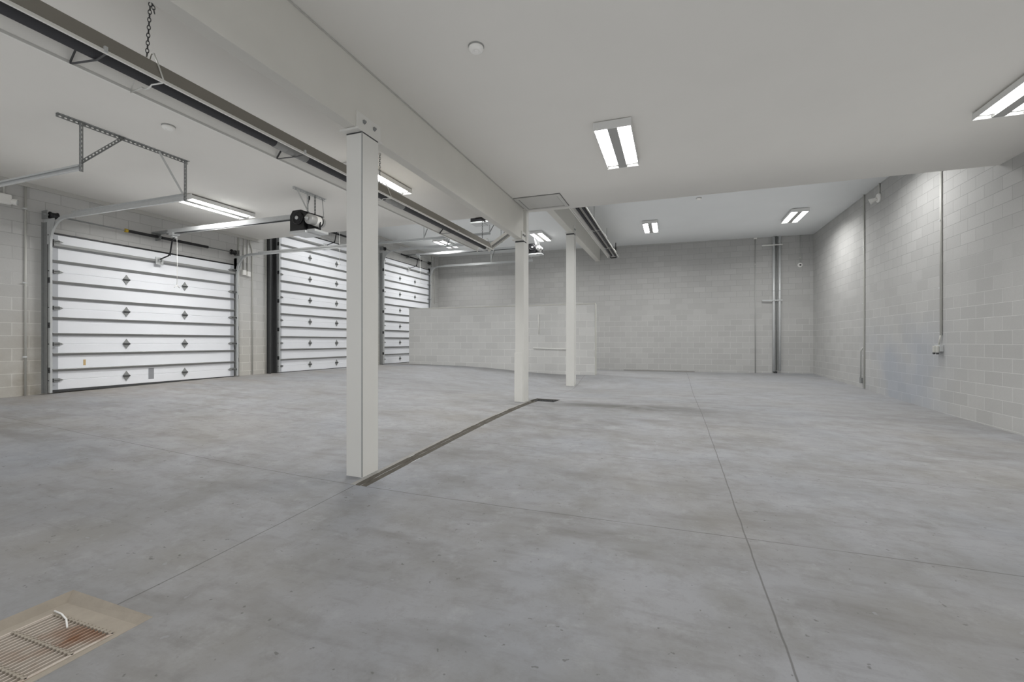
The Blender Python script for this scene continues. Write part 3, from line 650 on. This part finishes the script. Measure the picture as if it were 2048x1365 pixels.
conduit([(x, 8.40, fz(XL, 8.4)), (x, 8.40, 3.48), (x, 8.39, 3.55), (x, 8.345, 3.66), (x, 8.34, 3.72), (x, 8.34, ZN)], .014, 'long conduit with an offset bend right of the two switch boxes', 'emtp')
def jbox(y, z, label):
    t = thing('switch_box', label, 'switch box', (XL, y, z), 'pair of wall switch boxes')
    MB().box(XL, XL + .05, y - .045, y + .045, z - .06, z + .06, .005).build('box', M['white'], t)
    MB().box(XL + .05, XL + .054, y - .04, y + .04, z - .052, z + .052, .002).build('cover_plate', M['white'], t)
jbox(8.16, 2.93, 'left white switch box between the leftmost and middle doors')
jbox(8.285, 2.91, 'right white switch box between the leftmost and middle doors')
t = thing('steel_jamb', 'dark full height steel jamb channel at the left side of the middle overhead door', 'door jamb', (XL, 8.97, fz(XL, 8.97)))
s = MB(); z0 = fz(XL, 9) - .01
s.sweep([((XL, 8.95, z), (1, 0, 0), (0, 1, 0)) for z in (z0, ZF(XL))], [(0, -.11), (.12, -.11), (.12, -.09), (.03, -.085), (.03, .075), (.12, .08), (.12, .1), (0, .1)])
s.build('channel', M['dgrey'], t)
conduit([(x, 8.80, z0), (x, 8.80, ZF(XL))], .013, 'thin conduit hugging the dark steel jamb of the middle door', 'emtp')
t = conduit([(x, 17.25, 2.0), (x, 17.25, ZF(XL))], .016, 'conduit right of the farthest overhead door ending at a small box', 'emtp')
MB().box(XL, XL + .05, 17.2, 17.3, 1.9, 2.02, .004).build('box_end', M['galv'], t)
conduit([(x, 17.5, 2.9), (x, 17.5, ZF(XL))], .014, 'conduit nearest the back left corner', 'emtp')
# back wall pipes
yb = YB - .045
t = conduit([(3.30, yb, fz(3.3, yb) + .06), (3.30, yb, ZF(3.3))], .045, 'left pipe of the two thick galvanised pipes on the back wall', 'pipe', name='wall_pipe', cat='pipe')
for z in (3.0, 4.65):
    s = MB(); s.lathe((3.30, yb, z), (0, 0, 1), [(.047, 0), (.052, .004), (.052, .03), (.047, .034)], 16); s.build('coupling', M['galv'], t)
s = MB(); s.tube([(3.30, yb - .0, fz(3.3, yb) + .08), (3.33, yb, fz(3.3, yb) + .035), (3.40, yb, fz(3.3, yb) + .03)], .04, 14); s.build('bottom_elbow', M['dgrey'], t)
t = conduit([(3.48, yb, fz(3.5, yb) + .1), (3.48, yb, ZF(3.5))], .042, 'right pipe of the two thick galvanised pipes on the back wall', 'pipe', name='wall_pipe', cat='pipe')
for z in (3.0, 4.65):
    s = MB(); s.lathe((3.48, yb, z), (0, 0, 1), [(.044, 0), (.049, .004), (.049, .03), (.044, .034)], 16); s.build('coupling', M['galv'], t)
conduit([(3.39, YB - .03, fz(3.4, yb) + .1), (3.39, YB - .03, ZF(3.4))], .022, 'dark pipe between the two thick galvanised back wall pipes', 'galv_d', name='wall_pipe', cat='pipe')
def pipe_strut(z, mat, label):
    s = MB(); s.sweep([((xx, YB - .092, z), (0, 1, 0), (0, 0, 1)) for xx in (2.93, 3.56)], [(-.012, -.02), (0, -.02), (0, .02), (-.012, .02)])
    t = thing('pipe_strut', label, 'pipe bracket', (3.2, YB - .09, z), 'horizontal pipe brackets on the back wall')
    s.build('strut_channel', M[mat], t)
    MB().box(2.94, 2.98, YB - .092, YB, z - .015, z + .015).build('standoff', M[mat], t)
pipe_strut(4.60, 'wire', 'upper bright horizontal bracket across the thick back wall pipes')
pipe_strut(2.68, 'galv', 'lower grey horizontal bracket across the thick back wall pipes')
t = conduit([(2.73, YB - .015, fz(2.7, YB)), (2.73, YB - .015, ZF(2.7))], .014, 'thin conduit on the back wall left of the thick pipes', 'emt')
MB().box(2.68, 2.78, YB - .06, YB, ZF(2.7) - .05, ZF(2.7) - .01, .004).build('box_end', M['white'], t)
MB().lathe((2.73, YB - .015, 3.95), (0, 0, 1), [(.015, 0), (.019, .003), (.019, .05), (.015, .053)], 12).build('coupling', M['wire'], t)
t = conduit([(4.10, YB - .016, 3.95), (4.10, YB - .016, ZF(4.1))], .015, 'short conduit down to the round alarm near the back right corner', 'emt')
MB().lathe((4.1, YB - .016, 4.1), (0, 0, 1), [(.016, 0), (.02, .003), (.02, .04), (.016, .043)], 12).build('coupling', M['wire'], t)
t = thing('alarm_bell', 'round white alarm on the back wall near the right corner', 'alarm', (4.1, YB, 3.87))
MB().lathe((4.1, YB, 3.87), (0, -1, 0), [(.078, 0), (.078, .02), (.066, .035), (.045, .04)], 28).build('shell', M['white'], t)
MB().lathe((4.1, YB - .04, 3.87), (0, -1, 0), [(.03, 0), (.03, .006), (.012, .012)], 20).build('center_dome', M['dgrey'], t)
# right wall
x = XR - .018
t = conduit([(x, 13.5, fz(XR, 13.5) + .02), (x, 13.5, ZF(XR))], .018, 'floor to ceiling conduit on the right wall', 'emtp')
for z in (.9, 2.2, 3.6): strap(t, (x, 13.5, z), (-1, 0, 0), .018)
t = conduit([(x - .03, 13.62, .3), (x - .03, 13.62, 1.0), (x, 13.56, 1.1)], .016, 'short second conduit beside the foot of the right wall floor to ceiling conduit', 'emt')
MB().box(XR - .06, XR, 13.58, 13.68, .2, .34, .004).build('outlet', M['galv_d'], t)
t = conduit([(x, 10.08, 1.36), (x, 10.08, ZF(XR))], .018, 'conduit on the right wall stopping at a weatherproof outlet', 'emtp')
for z in (2.2, 3.4): strap(t, (x, 10.08, z), (-1, 0, 0), .018)
MB().tube([(x, 10.08, 1.38), (x - .01, 10.1, 1.28), (x - .01, 10.13, 1.19)], .014, 10).build('offset_piece', M['emtp'], t)
t = thing('outlet_box', 'grey weatherproof outlet box with two covers on the right wall', 'outlet', (XR, 10.12, 1.12))
MB().box(XR - .06, XR, 10.03, 10.21, 1.07, 1.19, .008).build('box', M['galv'], t)
s = MB(); s.box(XR - .09, XR - .06, 10.13, 10.21, 1.05, 1.17, .01); s.build('cover', M['emtp'], t)
s = MB(); s.box(XR - .09, XR - .06, 10.035, 10.11, 1.05, 1.17, .01); s.build('cover', M['emtp'], t)
for y in (10.07, 10.18): MB().lathe((XR - .075, y, 1.05), (0, 0, -1), [(.02, 0), (.02, .02), (.015, .03)], 12).build('plug', M['dgrey'], t)
t = conduit([(x, 12.62, 4.66), (x, 12.62, ZF(XR))], .016, 'short conduit down to the white fire alarm high on the right wall', 'emtp')
t = thing('fire_alarm', 'white fire alarm horn high on the right wall below the ceiling', 'alarm', (XR, 12.68, 4.58))
MB().lathe((XR, 12.66, 4.57), (-1, 0, 0), [(.105, 0), (.105, .03), (.09, .05)], 28).build('back_plate', M['white'], t)
s = MB(); s.lathe((XR - .05, 12.68, 4.56), (-.8, .35, -.35), [(.04, 0), (.045, .04), (.07, .13), (.072, .14), (.06, .14)], 24); s.build('horn', M['white'], t)
# pipe on the partition
t = thing('wall_pipe', 'white horizontal pipe along the partition between the middle and far columns', 'pipe', (-3.9, PY - .03, 1.02))
MB().tube([(-4.35, PY - .03, 1.03), (-3.05, PY - .03, 1.0)], .024, 12).build('pipe', M['white'], t)
t = thing('wall_pipe', 'short white vertical pipe on the partition just right of the middle column', 'pipe', (-4.16, PY - .02, 1.7))
MB().tube([(-4.17, PY - .02, 1.5), (-4.17, PY - .02, 2.15)], .016, 10).build('pipe', M['white'], t)

# ------------------------------------------------------------------ floor drains
def grate(q, label, nb, cross, near):
    x0, x1, y0, y1 = q; xc, yc = (x0 + x1) / 2, (y0 + y1) / 2; z = min(fz(x0, y0), fz(x1, y1), fz(x0, y1), fz(x1, y0)); w = .085 if near else .02
    t = thing('floor_grate', label, 'floor drain', (xc, yc, z))
    b = MB(); dz = .022 if near else .012
    O = [(x0, y0), (x1, y0), (x1, y1), (x0, y1)]; I = [(x0 + w, y0 + w), (x1 - w, y0 + w), (x1 - w, y1 - w * (1.35 if near else 1)), (x0 + w, y1 - w * (1.35 if near else 1))]
    W2 = [(a[0] * .65 + c[0] * .35, a[1] * .65 + c[1] * .35) for a, c in zip(O, I)]
    for k in range(4):
        j = (k + 1) % 4
        b.quad([(*O[k], fz(*O[k])), (*O[j], fz(*O[j])), (*W2[j], z - dz * .8), (*W2[k], z - dz * .8)])
        b.quad([(*W2[k], z - dz * .8), (*W2[j], z - dz * .8), (*I[j], z - dz), (*I[k], z - dz)])
        b.quad([(*I[k], z - dz), (*I[j], z - dz), (*I[j], z - .12), (*I[k], z - .12)])
    b.build('surround', M['tan'] if near else M['slot'], t)
    MB().box(I[0][0] - .01, I[1][0] + .01, I[0][1] - .01, I[2][1] + .01, z - .14, z - (.040 if near else .075)).build('silt_bed', M['silt'] if near else M['slot'], t)
    b = MB(); L = I[1][0] - I[0][0]
    for k in range(nb):
        xx = I[0][0] + L * (k + .5) / nb; b.box(xx - .0035, xx + .0035, I[0][1], I[2][1], z - dz - .03, z - dz + .002)
    b.build('bars', M['rust'] if near else M['dgrey'], t)
    n = int((I[2][1] - I[0][1]) / cross)
    for k in range(n + 1):
        yy = I[2][1] - .005 - cross * (k + (.0 if k == 0 else 0)) ; b = MB()
        b.box(I[0][0], I[1][0], yy - .004, yy + .004, z - dz - .02, z - dz + .004)
        if near:
            for i in range(nb): xx = I[0][0] + L * (i + .5) / nb; b.box(xx - .006, xx + .006, yy - .009, yy + .009, z - dz - .01, z - dz + .0055)
        b.build('cross_bar', M['tan'] if near else M['dgrey'], t)
    for a in ((I[0][0] - .004, I[0][0] + .008, I[0][1], I[2][1]), (I[1][0] - .008, I[1][0] + .004, I[0][1], I[2][1])):
        MB().box(*a, z - dz - .03, z - dz + .004).build('side_bar', M['rust'] if near else M['dgrey'], t)
    return z - dz
zg = grate(GR, 'rusty barred floor grate at the lower left corner of the photo', 17, .15, True)
grate(GF, 'small dark floor grate at the foot of the middle column', 14, .13, False)
s = MB(); s.tube([(-2.93, 1.36, zg + .008), (-2.86, 1.355, zg + .010), (-2.78, 1.335, zg + .012), (-2.70, 1.30, zg + .010)], .004, 6)
tag(s.build('plastic_strip', M['white'], None, (-2.8, 1.33, zg + .003)), 'thin white plastic strip lying on the far end of the rusty floor grate', 'litter')
t = thing('slot_drain', 'long narrow slot drain in the floor between the nearest and middle columns', 'floor drain', (-2.63, 6, fz(-2.63, 6)))
ys = list(np.linspace(TR[2], TR[3], 46))
def strip(xa, xb, za, zb, name, mat, wob=0.):
    b = bmesh.new(); prev = None
    for y in ys:
        k = random.uniform(-wob, wob)
        r = [b.verts.new((xa + k, y, fz(xa, y) + za)), b.verts.new((xb + k, y, fz(xb, y) + zb))]
        if prev: b.faces.new([prev[0], prev[1], r[1], r[0]])
        prev = r
    m = MB(); m.b.free(); m.b = b; return m.build(name, mat, t)
w_ = TR[1] - TR[0]; q = [TR[0] + w_ * k for k in (0, .22, .42, .62, .80, 1)]
strip(q[0], q[1], 0.0, -.004, 'edge', M['conc']); strip(q[1], q[2], -.004, -.03, 'slot_bed', M['slot'], .006); strip(q[2], q[3], -.028, .001, 'ridge', M['conc'], .006)
strip(q[3], q[4], .001, -.02, 'slot_bed', M['slot'], .008); strip(q[4], q[5], -.02, 0., 'edge', M['conc'])

# ------------------------------------------------------------------ camera, world, look
cd = bpy.data.cameras.new('camera'); cam = bpy.data.objects.new('camera', cd); C.objects.link(cam)
F = 901.37; cd.sensor_width = 36; cd.sensor_fit = 'HORIZONTAL'; cd.lens = 36 * F / 2048; cd.shift_y = .855 / 2048; cd.clip_start = .05
cam.location = (0, 0, CZ); cam.rotation_euler = (math.pi / 2, 0, math.atan((1346.18 - 1024) / F))
S = bpy.context.scene; S.camera = cam
w = bpy.data.worlds.new('world'); S.world = w; w.use_nodes = True
bg = w.node_tree.nodes['Background']; bg.inputs[0].default_value = (.95, .97, 1, 1); bg.inputs[1].default_value = .8
S.view_settings.view_transform = 'Standard'; S.view_settings.look = 'None'; S.view_settings.exposure = .07; S.view_settings.gamma = 1.
S.cycles.max_bounces = 12; S.cycles.diffuse_bounces = 8; S.cycles.sample_clamp_indirect = 6.
